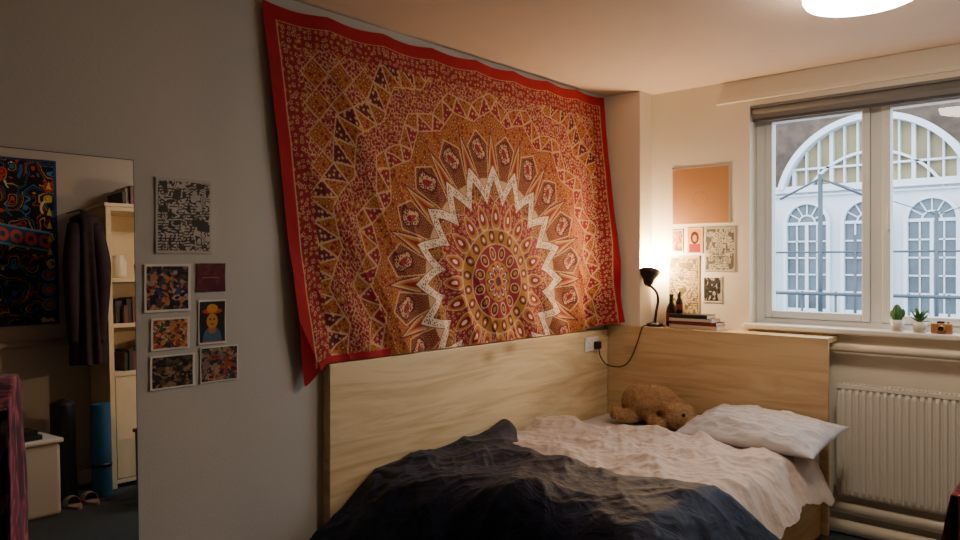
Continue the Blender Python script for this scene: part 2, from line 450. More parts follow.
def poster_win(name, xa, xb, z0, z1, fn, n=(80, 90)):
    U, V = np.meshgrid(np.linspace(0, 1, n[0]), np.linspace(0, 1, n[1])); C = fn(U, V)
    return grid_obj(name, xa+(xb-xa)*U, -0.002-0.001*np.abs(U-0.5)*np.abs(V-0.5)*4, z0+(z1-z0)*V, M_print, col=C, solid=0.0008)
def textmap(seed, bgc=(176, 168, 156), ink=(52, 48, 46), k=1.0, dens=0.0):
    def fn(U, V):
        C = np.zeros(U.shape+(3,)); C[:] = lin(*bgc)
        n1 = fbm(U*4*k, V*5*k, seed, 3)
        stre = (np.abs(frac(n1*8)-0.5) < 0.14+dens)
        col_ = np.floor(U*4)
        txt = (frac(V*26+hsh(col_, col_*0, seed)) < 0.45) & (vnoise(U*30, np.floor(V*26), seed+4) > 0.35) & (fbm(U*2.5, V*4, seed+7, 2) > 0.48)
        blocks = (vnoise(U*12*k, V*12*k, seed+2) > 0.74)
        C[stre | blocks] = lin(*ink); C[txt] = lin(*ink)
        C *= (0.8+0.4*fbm(U*6, V*6, seed+1))[..., None]
        return border(C, U, V, 0.04, bgc)
    return fn
poster_left('map_poster', -3.08, -2.87, 1.46, 1.73, textmap(3, (184, 176, 164), (66, 62, 58), dens=0.03), (170, 210))
def ph1(U, V): return border(collage(U, V, 11, [(30, 32, 48), (70, 60, 70), (170, 140, 120), (120, 50, 44), (50, 62, 90), (180, 116, 70), (34, 30, 36), (24, 24, 34)], 70), U, V, 0.05)
poster_left('crowd_photo_print', -3.12, -2.952, 1.253, 1.423, ph1)
def ph2(U, V):
    C = collage(U, V, 5, [(92, 30, 42), (80, 24, 38), (104, 40, 50)], 14); C[(np.abs(V-0.5) < 0.02) & (np.abs(U-0.5) < 0.3)] = lin(150, 90, 80); return C
poster_left('maroon_postcard', -2.929, -2.815, 1.320, 1.425, ph2)
def ph3(U, V):
    C = np.zeros(U.shape+(3,)); C[:] = lin(30, 32, 36)
    C[np.hypot((U-0.5)/0.34, (V-0.10)/0.30) < 1] = lin(70, 100, 120)
    C[np.hypot((U-0.5)/0.14, (V-0.33)/0.10) < 1] = lin(170, 110, 60)
    C[np.hypot((U-0.5)/0.2, (V-0.52)/0.17) < 1] = lin(200, 140, 60)
    C[np.hypot((U-0.5)/0.36, (V-0.74)/0.06) < 1] = lin(200, 70, 40)
    C[np.hypot((U-0.5)/0.2, (V-0.80)/0.1) < 1] = lin(220, 150, 50)
    C[(np.hypot((U-0.43)/0.035, (V-0.56)/0.02) < 1) | (np.hypot((U-0.57)/0.035, (V-0.56)/0.02) < 1)] = lin(30, 20, 20)
    C[(np.abs(U-0.5) < 0.06) & (np.abs(V-0.45) < 0.012)] = lin(120, 30, 20)
    C[(np.abs(V-0.04) < 0.03) & (frac(U*7) < 0.5)] = lin(210, 60, 40)
    return border(C, U, V, 0.04)
poster_left('portrait_postcard', -2.922, -2.812, 1.125, 1.290, ph3)
poster_left('party_photo_print', -3.097, -2.955, 1.118, 1.232, lambda U, V: border(collage(U, V, 21, [(190, 130, 80), (160, 60, 50), (60, 70, 60), (200, 160, 120), (40, 36, 50), (190, 120, 56)], 60), U, V, 0.06))
poster_left('night_photo_print', -3.10, -2.935, 0.980, 1.100, lambda U, V: border(collage(U, V, 31, [(24, 22, 26), (34, 30, 36), (140, 110, 80), (90, 70, 40), (30, 34, 50), (20, 20, 24)], 50), U, V, 0.05))
poster_left('street_photo_print', -2.915, -2.762, 0.983, 1.115, lambda U, V: border(collage(U, V, 41, [(60, 56, 52), (150, 60, 44), (160, 130, 90), (40, 40, 44), (120, 110, 100)], 70), U, V, 0.03))
def peach(U, V):
    C = np.zeros(U.shape+(3,)); C[:] = lin(172, 124, 84); C *= (0.97+0.06*fbm(U*3, V*3, 2))[..., None]
    C[np.abs(np.hypot(U-0.5, V-0.45)-0.12) < 0.006] = lin(160, 112, 74)
    C[(np.abs(U-0.5) < 0.14) & (np.abs(V-0.1) < 0.006)] = lin(150, 105, 75)
    return border(C, U, V, 0.02, (206, 192, 170))
poster_win('peach_art_print', 0.406, 0.782, 1.660, 2.012, peach)
poster_win('floral_postcard', 0.405, 0.482, 1.490, 1.630, lambda U, V: border(collage(U, V, 51, [(170, 120, 80), (150, 44, 28), (70, 50, 40), (190, 150, 110)], 40), U, V, 0.06), (40, 50))
def yel(U, V):
    C = np.zeros(U.shape+(3,)); C[:] = lin(214, 130, 10)
    C[np.hypot((U-0.5)/0.26, (V-0.62)/0.24) < 1] = lin(40, 20, 14); C[np.hypot((U-0.5)/0.13, (V-0.60)/0.13) < 1] = lin(180, 96, 60)
    C[(V < 0.38) & (np.abs(U-0.5) < 0.34)] = lin(130, 20, 20)
    return border(C, U, V, 0.05)
poster_win('yellow_portrait_postcard', 0.506, 0.610, 1.480, 1.640, yel, (50, 60))
poster_win('newspaper_clipping', 0.622, 0.812, 1.372, 1.640, textmap(8, (180, 172, 154), (88, 82, 74), 0.8), (140, 160))
poster_win('city_map_print', 0.385, 0.590, 1.10, 1.470, textmap(12, (176, 158, 120), (100, 86, 62), 0.6), (140, 200))
poster_win('monochrome_photo_print', 0.612, 0.730, 1.185, 1.345, lambda U, V: border(collage(U, V, 61, [(24, 24, 24), (50, 46, 42), (170, 160, 146), (18, 18, 18)], 26), U, V, 0.06), (50, 60))

# ------------------------------------------------------------------ mirror
M_mir, nt, p = new_mat('mirror_silver')
p.inputs['Base Color'].default_value = (0.80, 0.80, 0.80, 1); p.inputs['Metallic'].default_value = 1; p.inputs['Roughness'].default_value = 0.0
MI = empty('leaning_mirror', (0.03, -3.6, 0.9))
def slab(nm, xoff0, xoff1, y0, y1, z0, z1, m):
    f = lambda z: 0.063-0.056*z/1.78
    V = [(f(z)+xo, y, z) for z in (z0, z1) for (xo, y) in ((xoff0, y0), (xoff1, y0), (xoff1, y1), (xoff0, y1))]
    return mesh_obj(nm, V, [(0, 3, 2, 1), (4, 5, 6, 7), (0, 1, 5, 4), (1, 2, 6, 5), (2, 3, 7, 6), (3, 0, 4, 7)], m, MI)
slab('backing', -0.004, 0.0, -4.0, -3.156, 0.0, 1.78, mat('mirror_edge', (60, 66, 64), 0.3))
slab('mirror_glass', 0.0005, 0.004, -3.998, -3.160, 0.002, 1.777, M_mir)

# ------------------------------------------------------------------ bed
B = empty('bed_frame', (0.7, -1.3, 0.3))
boxes('side_headboard', [((0.0, -2.365, 0.0), (0.05, -0.18, 1.0))], M_ply_y, B, 0.003)
boxes('end_panel', [((0.05, -0.18, 0.0), (1.38, -0.155, 1.03))], M_ply_x, B, 0.003)
boxes('box_base', [((0.055, -2.14, 0.0), (1.345, -0.182, 0.27))], wood_mat('birch_base', (200, 168, 122), (172, 136, 92), 'y'), B, 0.004)
boxes('shelf_ledge', [((0.268, -0.155, 1.005), (1.38, -0.001, 1.03))], M_ply_x, B)
M_sheet = mat('bed_sheet_cotton', (180, 174, 172), 0.9, var=0.04, vscale=4, bump=0.1, bscale=30, sheen=0.1)
boxes('mattress', [((0.058, -2.13, 0.272), (1.35, -0.184, 0.475))], M_sheet, None, 0.045, 4)

def soft(d, k=0.05): return k*np.log1p(np.exp(np.clip(d/k, -40, 40)))
# cream duvet
nw, nt_ = 220, 200
Wg, Tg = np.meshgrid(np.linspace(0, 1.52, nw), np.linspace(0, 1, nt_))
ov = soft(Wg-1.27, 0.045)
x = 0.11+(Wg-ov)+0.36*ov
ytop = -0.73-0.05*np.sin(x*5)+0.03*np.sin(x*13)-0.10*sm((0.35-x)/0.2)+0.36*sm((x-1.12)/0.25)
y = ytop+(-1.95-ytop)*Tg
y = y-0.05*ov*np.sin(Tg*9)
cr = ridge(x*2.6+y*1.5, y*2.2-x*1.0, 4, 4)*0.6+ridge(x*3-y*4, y*2.0+x*4, 14, 3)*0.4
puff = 0.022*sm(Tg/0.10)
z = 0.500+puff-0.93*ov*(1+0.12*np.sin(y*9))+0.10*(cr-0.33)*sm(Tg/0.05+0.3)
z = z+0.022*np.exp(-((y-ytop+0.07)/0.05)**2)*(0.4+0.9*fbm(x*5, y*5, 2))*sm((1.15-x)/0.2)
x = x+0.07*(fbm(y*5, Wg*3, 8, 3)-0.5)*sm(ov/0.08)
under = sm((-1.50-y)/0.14)
z = z-0.03*under-0.03*under*sm((x-1.2)/0.1); x = x-0.05*under*sm((x-1.2)/0.2)
fl = 0.482
z = np.where(Wg < 1.20, fl+soft(z-fl, 0.008), z)
M_cream = mat('cream_blanket_cotton', (186, 168, 156), 0.95, var=0.05, vscale=5, bump=0.5, bscale=34, sheen=0.1)
grid_obj('cream_duvet', x, y, z+0.006, M_cream, solid=0.012, sub=1, flip=True)

# navy duvet
nw, nt_ = 240, 230
Wg, Vg = np.meshgrid(np.linspace(0, 1.84, nw), np.linspace(0, 1, nt_))
ov = soft(Wg-1.33, 0.05)
x = 0.065+(Wg-ov)+0.55*ov
yb = np.interp(x, [0.06, 0.14, 0.3, 0.55, 0.9, 1.2, 1.4, 1.65], [-1.20, -1.25, -1.40, -1.56, -1.64, -1.58, -1.46, -1.28])
yb = yb+0.012*np.sin(x*17)
Ltop = (yb+2.17); v = Vg*(Ltop+0.50)
ov2 = soft(v-Ltop, 0.06)
hang = 0.85-0.45*sm(x/0.8)
y = yb-(v-ov2)-hang*ov2
cr = ridge(x*1.5+y*0.9, y*1.3-x*1.1, 24, 3); cr2 = ridge(x*4.2-y*2, y*3.6+x*3, 33, 3)
z = 0.546-0.80*ov-(0.62+0.28*sm(x/0.8))*ov2*(1-0.25*sm(ov/0.2))
z = z+0.075*(cr-0.40)*sm(v/0.15+0.2)+0.026*(cr2-0.35)
z = z-0.05*sm((v-0.1)/0.8)*sm((0.5-x)/0.4)+0.015*sm((x-0.3)/0.4)
z = z+0.045*np.exp(-((x-0.12)/0.11)**2-((v-0.08)/0.09)**2)
z = z-0.035*np.exp(-v/0.035)
x = x+0.08*(fbm(y*4, Wg*2, 18, 3)-0.5)*sm(ov/0.12)
flo = 0.497
over_bed = sm((1.36-x)/0.03)*sm((y+2.16)/0.03)
zc = flo+soft(z-flo, 0.01)
z = z*(1-over_bed)+zc*over_bed
z = np.maximum(z, 0.03)
M_navy, nt, p = new_mat('navy_duvet_fabric')
tc = nt.nodes.new('ShaderNodeTexCoord')
n1 = nt.nodes.new('ShaderNodeTexNoise'); n1.inputs['Scale'].default_value = 5; n1.inputs['Detail'].default_value = 9; n1.inputs['Distortion'].default_value = 2.0
rp = nt.nodes.new('ShaderNodeValToRGB'); rp.color_ramp.elements[0].position = 0.40; rp.color_ramp.elements[1].position = 0.8
rp.color_ramp.elements[0].color = (*lin(10, 15, 34), 1); rp.color_ramp.elements[1].color = (*lin(30, 38, 68), 1)
nt.links.new(tc.outputs['Object'], n1.inputs['Vector']); nt.links.new(n1.outputs['Fac'], rp.inputs['Fac']); nt.links.new(rp.outputs['Color'], p.inputs['Base Color'])
p.inputs['Roughness'].default_value = 0.65; p.inputs['Sheen Weight'].default_value = 0.03; p.inputs['Specular IOR Level'].default_value = 0.2
bp = nt.nodes.new('ShaderNodeBump'); bp.inputs['Strength'].default_value = 0.5; bp.inputs['Distance'].default_value = 0.02
n2 = nt.nodes.new('ShaderNodeTexNoise'); n2.inputs['Scale'].default_value = 11; n2.inputs['Detail'].default_value = 5; n2.inputs['Distortion'].default_value = 1.5
nt.links.new(tc.outputs['Object'], n2.inputs['Vector']); nt.links.new(n2.outputs['Fac'], bp.inputs['Height']); nt.links.new(bp.outputs['Normal'], p.inputs['Normal'])
grid_obj('navy_duvet', x, y, z+0.012, M_navy, solid=0.02, sub=1, flip=True)

# pillow
def pillow(name, c, lx, ly, h, rotz, tilt, m, seed=0):
    n = 90
    U, V = np.meshgrid(np.linspace(-1, 1, n), np.linspace(-1, 1, n))
    prof = (np.clip(1-np.abs(U)**2.6, 0, 1)**0.55)*(np.clip(1-np.abs(V)**2.6, 0, 1)**0.55)
    X = U*lx*(0.97+0.04*np.abs(V)**3); Y = V*ly*(0.95+0.06*np.abs(U)**3)
    wr = (ridge(U*2+seed, V*2.5, seed, 4)-0.3)
    Z1 = prof*h*(0.75+0.5*fbm(U*1.5, V*1.5, seed))+0.030*wr*sm(prof*2)
    Z2 = -prof*h*0.55
    Vs, Fs = [], []
    def add(Z, fl):
        o = len(Vs)
        for j in range(n):
            for i in range(n): Vs.append((X[j, i], Y[j, i], Z[j, i]))
        for j in range(n-1):
            for i in range(n-1):
                q = (o+j*n+i, o+j*n+i+1, o+(j+1)*n+i+1, o+(j+1)*n+i); Fs.append(q[::-1] if fl else q)
    add(Z1, False); add(Z2, True)
    Mx = Matrix.Translation(c) @ Matrix.Rotation(rotz, 4, 'Z') @ Matrix.Rotation(tilt, 4, 'X')
    ob = mesh_obj(name, [Mx @ Vector(q) for q in Vs], Fs, m, None, True)
    bm = bmesh.new(); bm.from_mesh(ob.data); bmesh.ops.remove_doubles(bm, verts=bm.verts, dist=1e-4); bm.to_mesh(ob.data); bm.free()
    return ob
M_pil = mat('pillowcase_cotton', (174, 170, 173), 0.9, var=0.03, bump=0.2, bscale=22, sheen=0.1)
pillow('pillow', (1.13, -0.47, 0.562), 0.36, 0.245, 0.078, math.radians(-3), math.radians(8), M_pil, 5)

# ------------------------------------------------------------------ teddy
TO = Vector((0.105, 0.035, -0.022))
T = empty('teddy_bear', (0.55, -0.39, 0.56))
def blob(parts):
    bm = bmesh.new()
    for (c, rr, rot) in parts:
        Mx = Matrix.Translation(Vector(c)+TO) @ Matrix.Rotation(rot, 4, 'Z') @ Matrix.Diagonal((*rr, 1))
        bmesh.ops.create_icosphere(bm, subdivisions=3, radius=1, matrix=Mx)
    me = bpy.data.meshes.new('tmp'); bm.to_mesh(me); bm.free()
    ob = bpy.data.objects.new('tmp', me); COL.objects.link(ob)
    md = ob.modifiers.new('r', 'REMESH'); md.mode = 'VOXEL'; md.voxel_size = 0.008
    s = ob.modifiers.new('s', 'SMOOTH'); s.iterations = 8; s.factor = 0.6
    dg = bpy.context.evaluated_depsgraph_get(); dg.update()
    me2 = bpy.data.meshes.new_from_object(ob.evaluated_get(dg))
    bpy.data.objects.remove(ob); return me2
me2 = blob([((0.36, -0.37, 0.615), (0.155, 0.115, 0.112), 0.1), ((0.26, -0.36, 0.610), (0.11, 0.1, 0.112), 0),
            ((0.555, -0.44, 0.582), (0.098, 0.09, 0.078), -0.3), ((0.635, -0.475, 0.555), (0.062, 0.052, 0.044), -0.3),
            ((0.51, -0.365, 0.640), (0.032, 0.018, 0.030), 0.5), ((0.49, -0.505, 0.640), (0.032, 0.018, 0.030), -0.5),
            ((0.44, -0.50, 0.540), (0.09, 0.042, 0.036), -0.7), ((0.46, -0.28, 0.540), (0.09, 0.042, 0.036), 0.7),
            ((0.24, -0.47, 0.543), (0.09, 0.05, 0.042), 0.6), ((0.21, -0.26, 0.545), (0.09, 0.048, 0.040), -0.5),
            ((0.18, -0.50, 0.560), (0.035, 0.045, 0.050), 0.6)])
M_fur = mat('plush_fur', (186, 150, 106), 0.95, var=0.2, vscale=30, bump=0.5, bscale=150, sheen=0.25)
me2.materials.clear(); me2.materials.append(M_fur)
vs = [v.co.copy() for v in me2.vertices]; fs = [tuple(pg.vertices) for pg in me2.polygons]
pc = [(pg.center.copy(), pg.normal.copy()) for pg in me2.polygons]
for c, nrm in pc:
    if c.z < 0.505: continue
    for k in range(4):
        t1 = nrm.orthogonal().normalized(); t2 = nrm.cross(t1)
        an = random.random()*6.28; d = t1*math.cos(an)+t2*math.sin(an)
        base = c+t1*random.uniform(-.004, .004)+t2*random.uniform(-.004, .004)
        tip = base+nrm*random.uniform(0.004, 0.011)+d*random.uniform(0.002, 0.008)+Vector((0, 0, -0.002))
        sd = nrm.cross(d).normalized()*0.0014
        o = len(vs); vs += [base+sd, base-sd, tip]; fs.append((o, o+1, o+2))
mesh_obj('fur_body', vs, fs, M_fur, T, True)
def ball(nm, c, r3, m, par, rot=0):
    bm = bmesh.new(); bmesh.ops.create_uvsphere(bm, u_segments=20, v_segments=12, radius=1, matrix=Matrix.Translation(c) @ Matrix.Rotation(rot, 4, 'Z') @ Matrix.Diagonal((*r3, 1)))
    me = bpy.data.meshes.new(nm); bm.to_mesh(me); bm.free(); me.materials.append(m)
    me.polygons.foreach_set('use_smooth', [True]*len(me.polygons))
    ob = bpy.data.objects.new(nm, me); COL.objects.link(ob); parent_to(ob, par); return ob
ball('nose', Vector((0.697, -0.495, 0.566))+TO, (0.014, 0.018, 0.013), M_black, T, -0.3)
ball('eye_1', Vector((0.624, -0.435, 0.614))+TO, (0.010, 0.010, 0.010), M_black, T)
ball('eye_2', Vector((0.612, -0.512, 0.608))+TO, (0.010, 0.010, 0.010), M_black, T)

# ------------------------------------------------------------------ socket, plug, lead
SO = empty('wall_socket', (0.055, -0.375, 0.92))
boxes('face_plate', [((0.05, -0.452, 0.876), (0.060, -0.302, 0.964))], mat('socket_plastic', (228, 226, 218), 0.35), SO, 0.004)
boxes('rocker_switch', [((0.060, -0.442, 0.940), (0.064, -0.430, 0.957)), ((0.060, -0.324, 0.940), (0.064, -0.312, 0.957))], M_white, SO, 0.001)
boxes('pin_holes', [((0.0598, -0.414, 0.925), (0.0606, -0.410, 0.934)), ((0.0598, -0.424, 0.902), (0.0606, -0.417, 0.906)), ((0.0598, -0.406, 0.902), (0.0606, -0.399, 0.906))], M_black, SO)
DL = empty('desk_lamp', (0.335, -0.08, 1.03))
boxes('plug', [((0.060, -0.365, 0.888), (0.092, -0.315, 0.936))], M_black, DL, 0.008)
tube('lead', [(0.085, -0.34, 0.89), (0.095, -0.335, 0.84), (0.12, -0.30, 0.79), (0.17, -0.22, 0.775), (0.22, -0.195, 0.82), (0.27, -0.192, 0.93), (0.30, -0.190, 1.02), (0.315, -0.172, 1.038), (0.325, -0.12, 1.036)], 0.0035, M_black, DL, 8)
lx, ly = 0.340, -0.100
lathe('base', [(0, 1.03), (0.052, 1.03), (0.055, 1.036), (0.05, 1.046), (0.02, 1.054), (0, 1.055)], (lx, ly, 0), M_black, 32, DL)
tube('gooseneck', [(lx, ly, 1.05), (lx+0.01, ly, 1.12), (lx+0.028, ly-0.01, 1.19), (lx+0.028, ly-0.03, 1.24), (lx+0.005, ly-0.045, 1.275), (lx-0.018, ly-0.05, 1.285)], 0.0085, M_black, DL, 10)
rot = Matrix.Rotation(math.radians(-24), 3, 'X') @ Matrix.Rotation(math.radians(-6), 3, 'Y')
hc = Vector((lx-0.018, ly-0.052, 1.285))
lathe('shade', [(0.0, 0.0), (0.018, 0.0), (0.028, 0.012), (0.034, 0.040), (0.052, 0.068), (0.066, 0.095), (0.064, 0.096), (0.050, 0.070), (0.032, 0.042), (0.0, 0.036)], hc, M_black, 36, DL, rot)
bc = hc+rot @ Vector((0, 0, 0.115))
M_bulb = emis('bulb_glow', (1.0, 0.72, 0.42), 200.0)
ball('bulb', bc, (0.032, 0.032, 0.036), M_bulb, DL)
pb = bpy.data.lights.new('bulb_light', 'POINT'); pb.energy = 50.0; pb.color = (1.0, 0.66, 0.34); pb.shadow_soft_size = 0.02
pbo = bpy.data.objects.new('bulb_light', pb); pbo.location = bc+Vector((0.0, 0.012, 0.062)); COL.objects.link(pbo); parent_to(pbo, DL)

# bottles
M_bot = mat('dark_bottle_glass', (24, 20, 12), 0.1, spec=0.8); M_lab = mat('bottle_label', (110, 34, 24), 0.6)
def bottle(loc, k=1.0):
    e = empty('glass_bottle', loc)
    pr = [(0, 0), (0.026, 0), (0.029, 0.004), (0.029, 0.085), (0.026, 0.105), (0.013, 0.135), (0.0115, 0.17), (0.014, 0.172), (0.014, 0.182), (0, 0.184)]
    lathe('body', [(a*k, b*k) for a, b in pr], loc, M_bot, 28, e)
    lathe('label', [(0.0294*k, 0.03*k), (0.0296*k, 0.031*k), (0.0296*k, 0.075*k), (0.0294*k, 0.076*k)], loc, M_lab, 28, e)
bottle((0.424, -0.045, 1.03), 1.1)
bottle((0.490, -0.07, 1.1165), 0.72)
# books
BK = empty('book_stack', (0.6, -0.08, 1.03))
zz = 1.03
for i, (w, t, c, dx) in enumerate([(0.30, 0.026, (190, 180, 160), 0.0), (0.285, 0.018, (120, 34, 34), 0.01), (0.27, 0.020, (204, 196, 180), -0.001), (0.24, 0.022, (26, 26, 30), 0.0)]):
    xa = 0.464+dx; cm = mat('book_cover_%d' % i, c, 0.5)
    boxes('book_%d' % (i+1), [((xa, -0.15, zz), (xa+w, -0.02, zz+0.002)), ((xa, -0.15, zz+t-0.002), (xa+w, -0.02, zz+t)), ((xa, -0.15, zz), (xa+w, -0.147, zz+t)),
                              ((xa+0.004, -0.146, zz+0.002), (xa+w-0.004, -0.024, zz+t-0.002))], None, BK, mats=[cm, M_paper], idx=[0, 0, 0, 1])
    zz += t

# sill plants
M_pot = mat('white_ceramic_pot', (224, 218, 208), 0.3); M_leaf = mat('plant_leaf', (62, 110, 52), 0.5, var=0.3, vscale=40); M_soil = mat('soil', (50, 36, 26), 0.95)
def pot(e, loc, r=0.03, h=0.055):
    lathe('pot', [(0, 0), (r*0.75, 0), (r, h), (r*0.88, h), (r*0.84, h*0.85), (0, h*0.85)], loc, M_pot, 28, e)
    lathe('soil', [(0, h*0.86), (r*0.84, h*0.86)], loc, M_soil, 20, e)
def leafpts(e, nm, base, d, L, w, m=M_leaf):
    d = Vector(d).normalized(); s = d.cross(Vector((0, 0, 1)));
    if s.length < 0.1: s = Vector((1, 0, 0))
    s.normalize(); V, F = [], []
    n = 7
    for i in range(n):
        t = i/(n-1); c = Vector(base)+d*L*t+Vector((0, 0, -0.25*L*t*t)); ww = w*math.sin(math.pi*min(1, t*0.9+0.1))**0.8
        nn = s.cross(d)*ww*0.35
        V += [c-s*ww, c-nn, c+s*ww]
    for i in range(n-1):
        o = i*3; F += [(o, o+1, o+4, o+3), (o+1, o+2, o+5, o+4)]
    ob = mesh_obj(nm, V, F, m, e, True); so = ob.modifiers.new('t', 'SOLIDIFY'); so.thickness = 0.0015
SZ = 1.075
pl = (1.665, -0.01, SZ); e = empty('potted_cactus', pl); pot(e, pl, 0.034, 0.06)
V, F = [], []
ns, nr = 48, 14
for j in range(nr+1):
    t = j/nr; rr = 0.024*math.sin(math.pi*(0.12+0.88*t))**0.6
    for i in range(ns):
        a_ = tau*i/ns; q = rr*(1+0.14*math.cos(10*a_)); V.append((pl[0]+q*math.cos(a_), pl[1]+q*math.sin(a_), SZ+0.045+0.095*t))
for j in range(nr):
    for i in range(ns): F.append((j*ns+i, j*ns+(i+1) % ns, (j+1)*ns+(i+1) % ns, (j+1)*ns+i))
mesh_obj('cactus_body', V, F, M_leaf, e, True)
ball('cactus_arm', (pl[0]+0.027, pl[1], SZ+0.095), (0.010, 0.010, 0.022), M_leaf, e)
ball('cactus_arm_2', (pl[0]-0.025, pl[1], SZ+0.088), (0.009, 0.009, 0.018), M_leaf, e)
pl = (1.765, -0.01, SZ); e = empty('potted_succulent', pl); pot(e, pl, 0.036, 0.055)
for k in range(16):
    a_ = k*2.4; el = 0.5+0.13*k
    leafpts(e, 'leaf_%d' % k, (pl[0], pl[1], SZ+0.05), (math.cos(a_), math.sin(a_), el), 0.055+0.004*k, 0.009)
pl = (1.862, -0.012, SZ)
e = empty('toy_wooden_camera', pl)
M_tan = wood_mat('tan_wood', (196, 140, 88), (160, 108, 64), 'x')
boxes('body', [((pl[0]-0.046, pl[1]-0.016, SZ), (pl[0]+0.046, pl[1]+0.016, SZ+0.052))], M_tan, e, 0.005)
boxes('top_plate', [((pl[0]-0.02, pl[1]-0.012, SZ+0.052), (pl[0]+0.012, pl[1]+0.012, SZ+0.062)), ((pl[0]+0.022, pl[1]-0.006, SZ+0.052), (pl[0]+0.034, pl[1]+0.006, SZ+0.058))], M_blackm, e, 0.002)
lathe('lens', [(0, 0), (0.017, 0), (0.017, 0.012), (0.013, 0.014), (0.011, 0.008), (0, 0.008)], (pl[0], pl[1]-0.016, SZ+0.026), M_blackm, 24, e, Matrix.Rotation(math.radians(90), 3, 'X'))
lathe('lens_ring', [(0.012, 0.0145), (0.018, 0.0125), (0.018, 0.006)], (pl[0], pl[1]-0.016, SZ+0.026), mat('brass', (190, 150, 80), 0.3, 1.0), 24, e, Matrix.Rotation(math.radians(90), 3, 'X'))

# ------------------------------------------------------------------ things seen in the mirror (far side of the room)
def pin(U, V):
    pal = [(14, 14, 22), (18, 18, 30), (30, 90, 150), (40, 140, 180), (220, 170, 50), (190, 60, 44), (226, 206, 160), (14, 14, 22), (30, 50, 110), (210, 110, 50), (12, 12, 18)]
    A = 2.4; C = np.zeros(U.shape+(3,)); C[:] = lin(12, 12, 18)
    rs = np.random.RandomState(19)
    P = fbm(U*2.2, V*2.2*A, 3, 3)
    lanes = frac(P*7)
    for k, c in enumerate([(40, 130, 175), (220, 170, 60), (190, 64, 48), (40, 90, 160)]):
        C[(np.abs(lanes-0.12-0.25*k) < 0.035) & (vnoise(U*3, V*6, 40+k) > 0.42)] = lin(*c)
    for i in range(46):
        cx, cy = rs.rand(), rs.rand(); c = lin(*pal[2+rs.randint(5)]); R_ = rs.uniform(0.03, 0.08); d = np.hypot(U-cx, (V-cy)*A)
        if i % 3 == 0: C[d < R_] = lin(12, 12, 20); C[np.abs(d-R_*0.8) < 0.014] = c; C[d < R_*0.4] = lin(*pal[2+rs.randint(5)])
        elif i % 3 == 1:
            an = rs.rand()*3.14; X = (U-cx)*math.cos(an)+(V-cy)*A*math.sin(an); Y = -(U-cx)*math.sin(an)+(V-cy)*A*math.cos(an)
            C[(np.abs(X) < R_*1.6) & (np.abs(Y+4*X*X) < R_*0.22)] = c
        else: C[d < R_*0.45] = c
    t_ = V-0.53+0.08*(U-0.5); body = (np.abs(t_) < 0.055) & (np.abs(U-0.5) < 0.42); C[body] = lin(50, 80, 130); C[(np.abs(np.abs(t_)-0.055) < 0.006) & (np.abs(U-0.5) < 0.42)] = lin(90, 170, 200)
    for k in range(5):
        cx = 0.16+k*0.17; d = np.hypot(U-cx, t_*A*0.8); C[body & (np.abs(d-0.055) < 0.022)] = lin(214, 96, 84)
    for k in range(7):
        vy = 0.34+k*0.08; C[(np.abs(U-0.90) < 0.035*(1-(V-vy)/0.05)) & (V > vy) & (V < vy+0.05)] = lin(230, 190, 50)
    for k in range(3):
        d = np.hypot(U-0.88, (V-0.30+0.09*k)*A); C[d < 0.09] = lin(20, 40, 90); C[np.abs(d-0.08) < 0.015] = lin(80, 160, 200); C[d < 0.055] = lin(200, 90, 60)
    C[(U < 0.04) | (U > 0.96) | (V < 0.015) | (V > 0.985)] = lin(24, 60, 120)
    return C
U, V = np.meshgrid(np.linspace(0, 1, 180), np.linspace(0, 1, 400))
grid_obj('pinball_art_banner', RX-0.012-0.006*np.sin(U*9), -2.80+0.52*U, 1.19+1.19*V, attr_mat('banner_cloth', 0.7), col=pin(U, V), solid=0.002)
tube('trunking_rail', [(RX-0.03, -5.0, 1.06), (RX-0.03, -2.2, 1.06)], 0.02, M_pipe, None, 12, False)
BS = empty('bookcase', (3.17, -1.8, 1.0))
M_cs = mat('cream_painted_wood', (224, 204, 164), 0.5, var=0.05)
bx0, bx1, by0, by1 = 2.98, 3.33, -2.08, -1.50
sh = [((bx0, by0, 0), (bx1, by0+0.035, 2.02)), ((bx0, by1-0.035, 0), (bx1, by1, 2.02)), ((bx1-0.012, by0+0.035, 0), (bx1, by1-0.035, 2.02))]
for z in (0.06, 0.82, 1.17, 1.50, 2.02): sh.append(((bx0, by0+0.035, z-0.03), (bx1-0.012, by1-0.035, z)))
sh += [((bx0-0.002, by0+0.037, 0.065), (bx0+0.018, (by0+by1)/2-0.002, 0.785)), ((bx0-0.002, (by0+by1)/2+0.002, 0.065), (bx0+0.018, by1-0.037, 0.785)),
       ((bx0-0.01, by0-0.01, 2.02), (bx1, by1+0.01, 2.045))]
boxes('carcass', sh, M_cs, BS, 0.002)
ball('door_knob_1', (bx0-0.012, (by0+by1)/2-0.03, 0.5), (0.012, 0.012, 0.012), M_black, BS); ball('door_knob_2', (bx0-0.012, (by0+by1)/2+0.03, 0.5), (0.012, 0.012, 0.012), M_black, BS)
pal = [(110, 60, 50), (170, 150, 120), (60, 70, 90), (40, 40, 44), (150, 120, 80), (80, 90, 80), (180, 172, 156)]
bl, bi, ms_ = [], [], [mat('shelf_item_%d' % i, c, 0.5) for i, c in enumerate(pal)]
for z, hmax in ((0.82, 0.24), (1.17, 0.22), (2.045, 0.16)):
    yy = by0+0.045+0.12*random.random()
    while yy < by1-0.09:
        t = random.uniform(0.02, 0.05); hh = hmax*random.uniform(0.5, 0.95)
        bl.append(((bx0+0.03+random.uniform(0, .05), yy, z+0.0005), (bx1-0.04, yy+t, z+hh))); bi.append(random.randrange(7)); yy += t+0.002
boxes('shelf_books', bl, None, BS, mats=ms_, idx=bi)
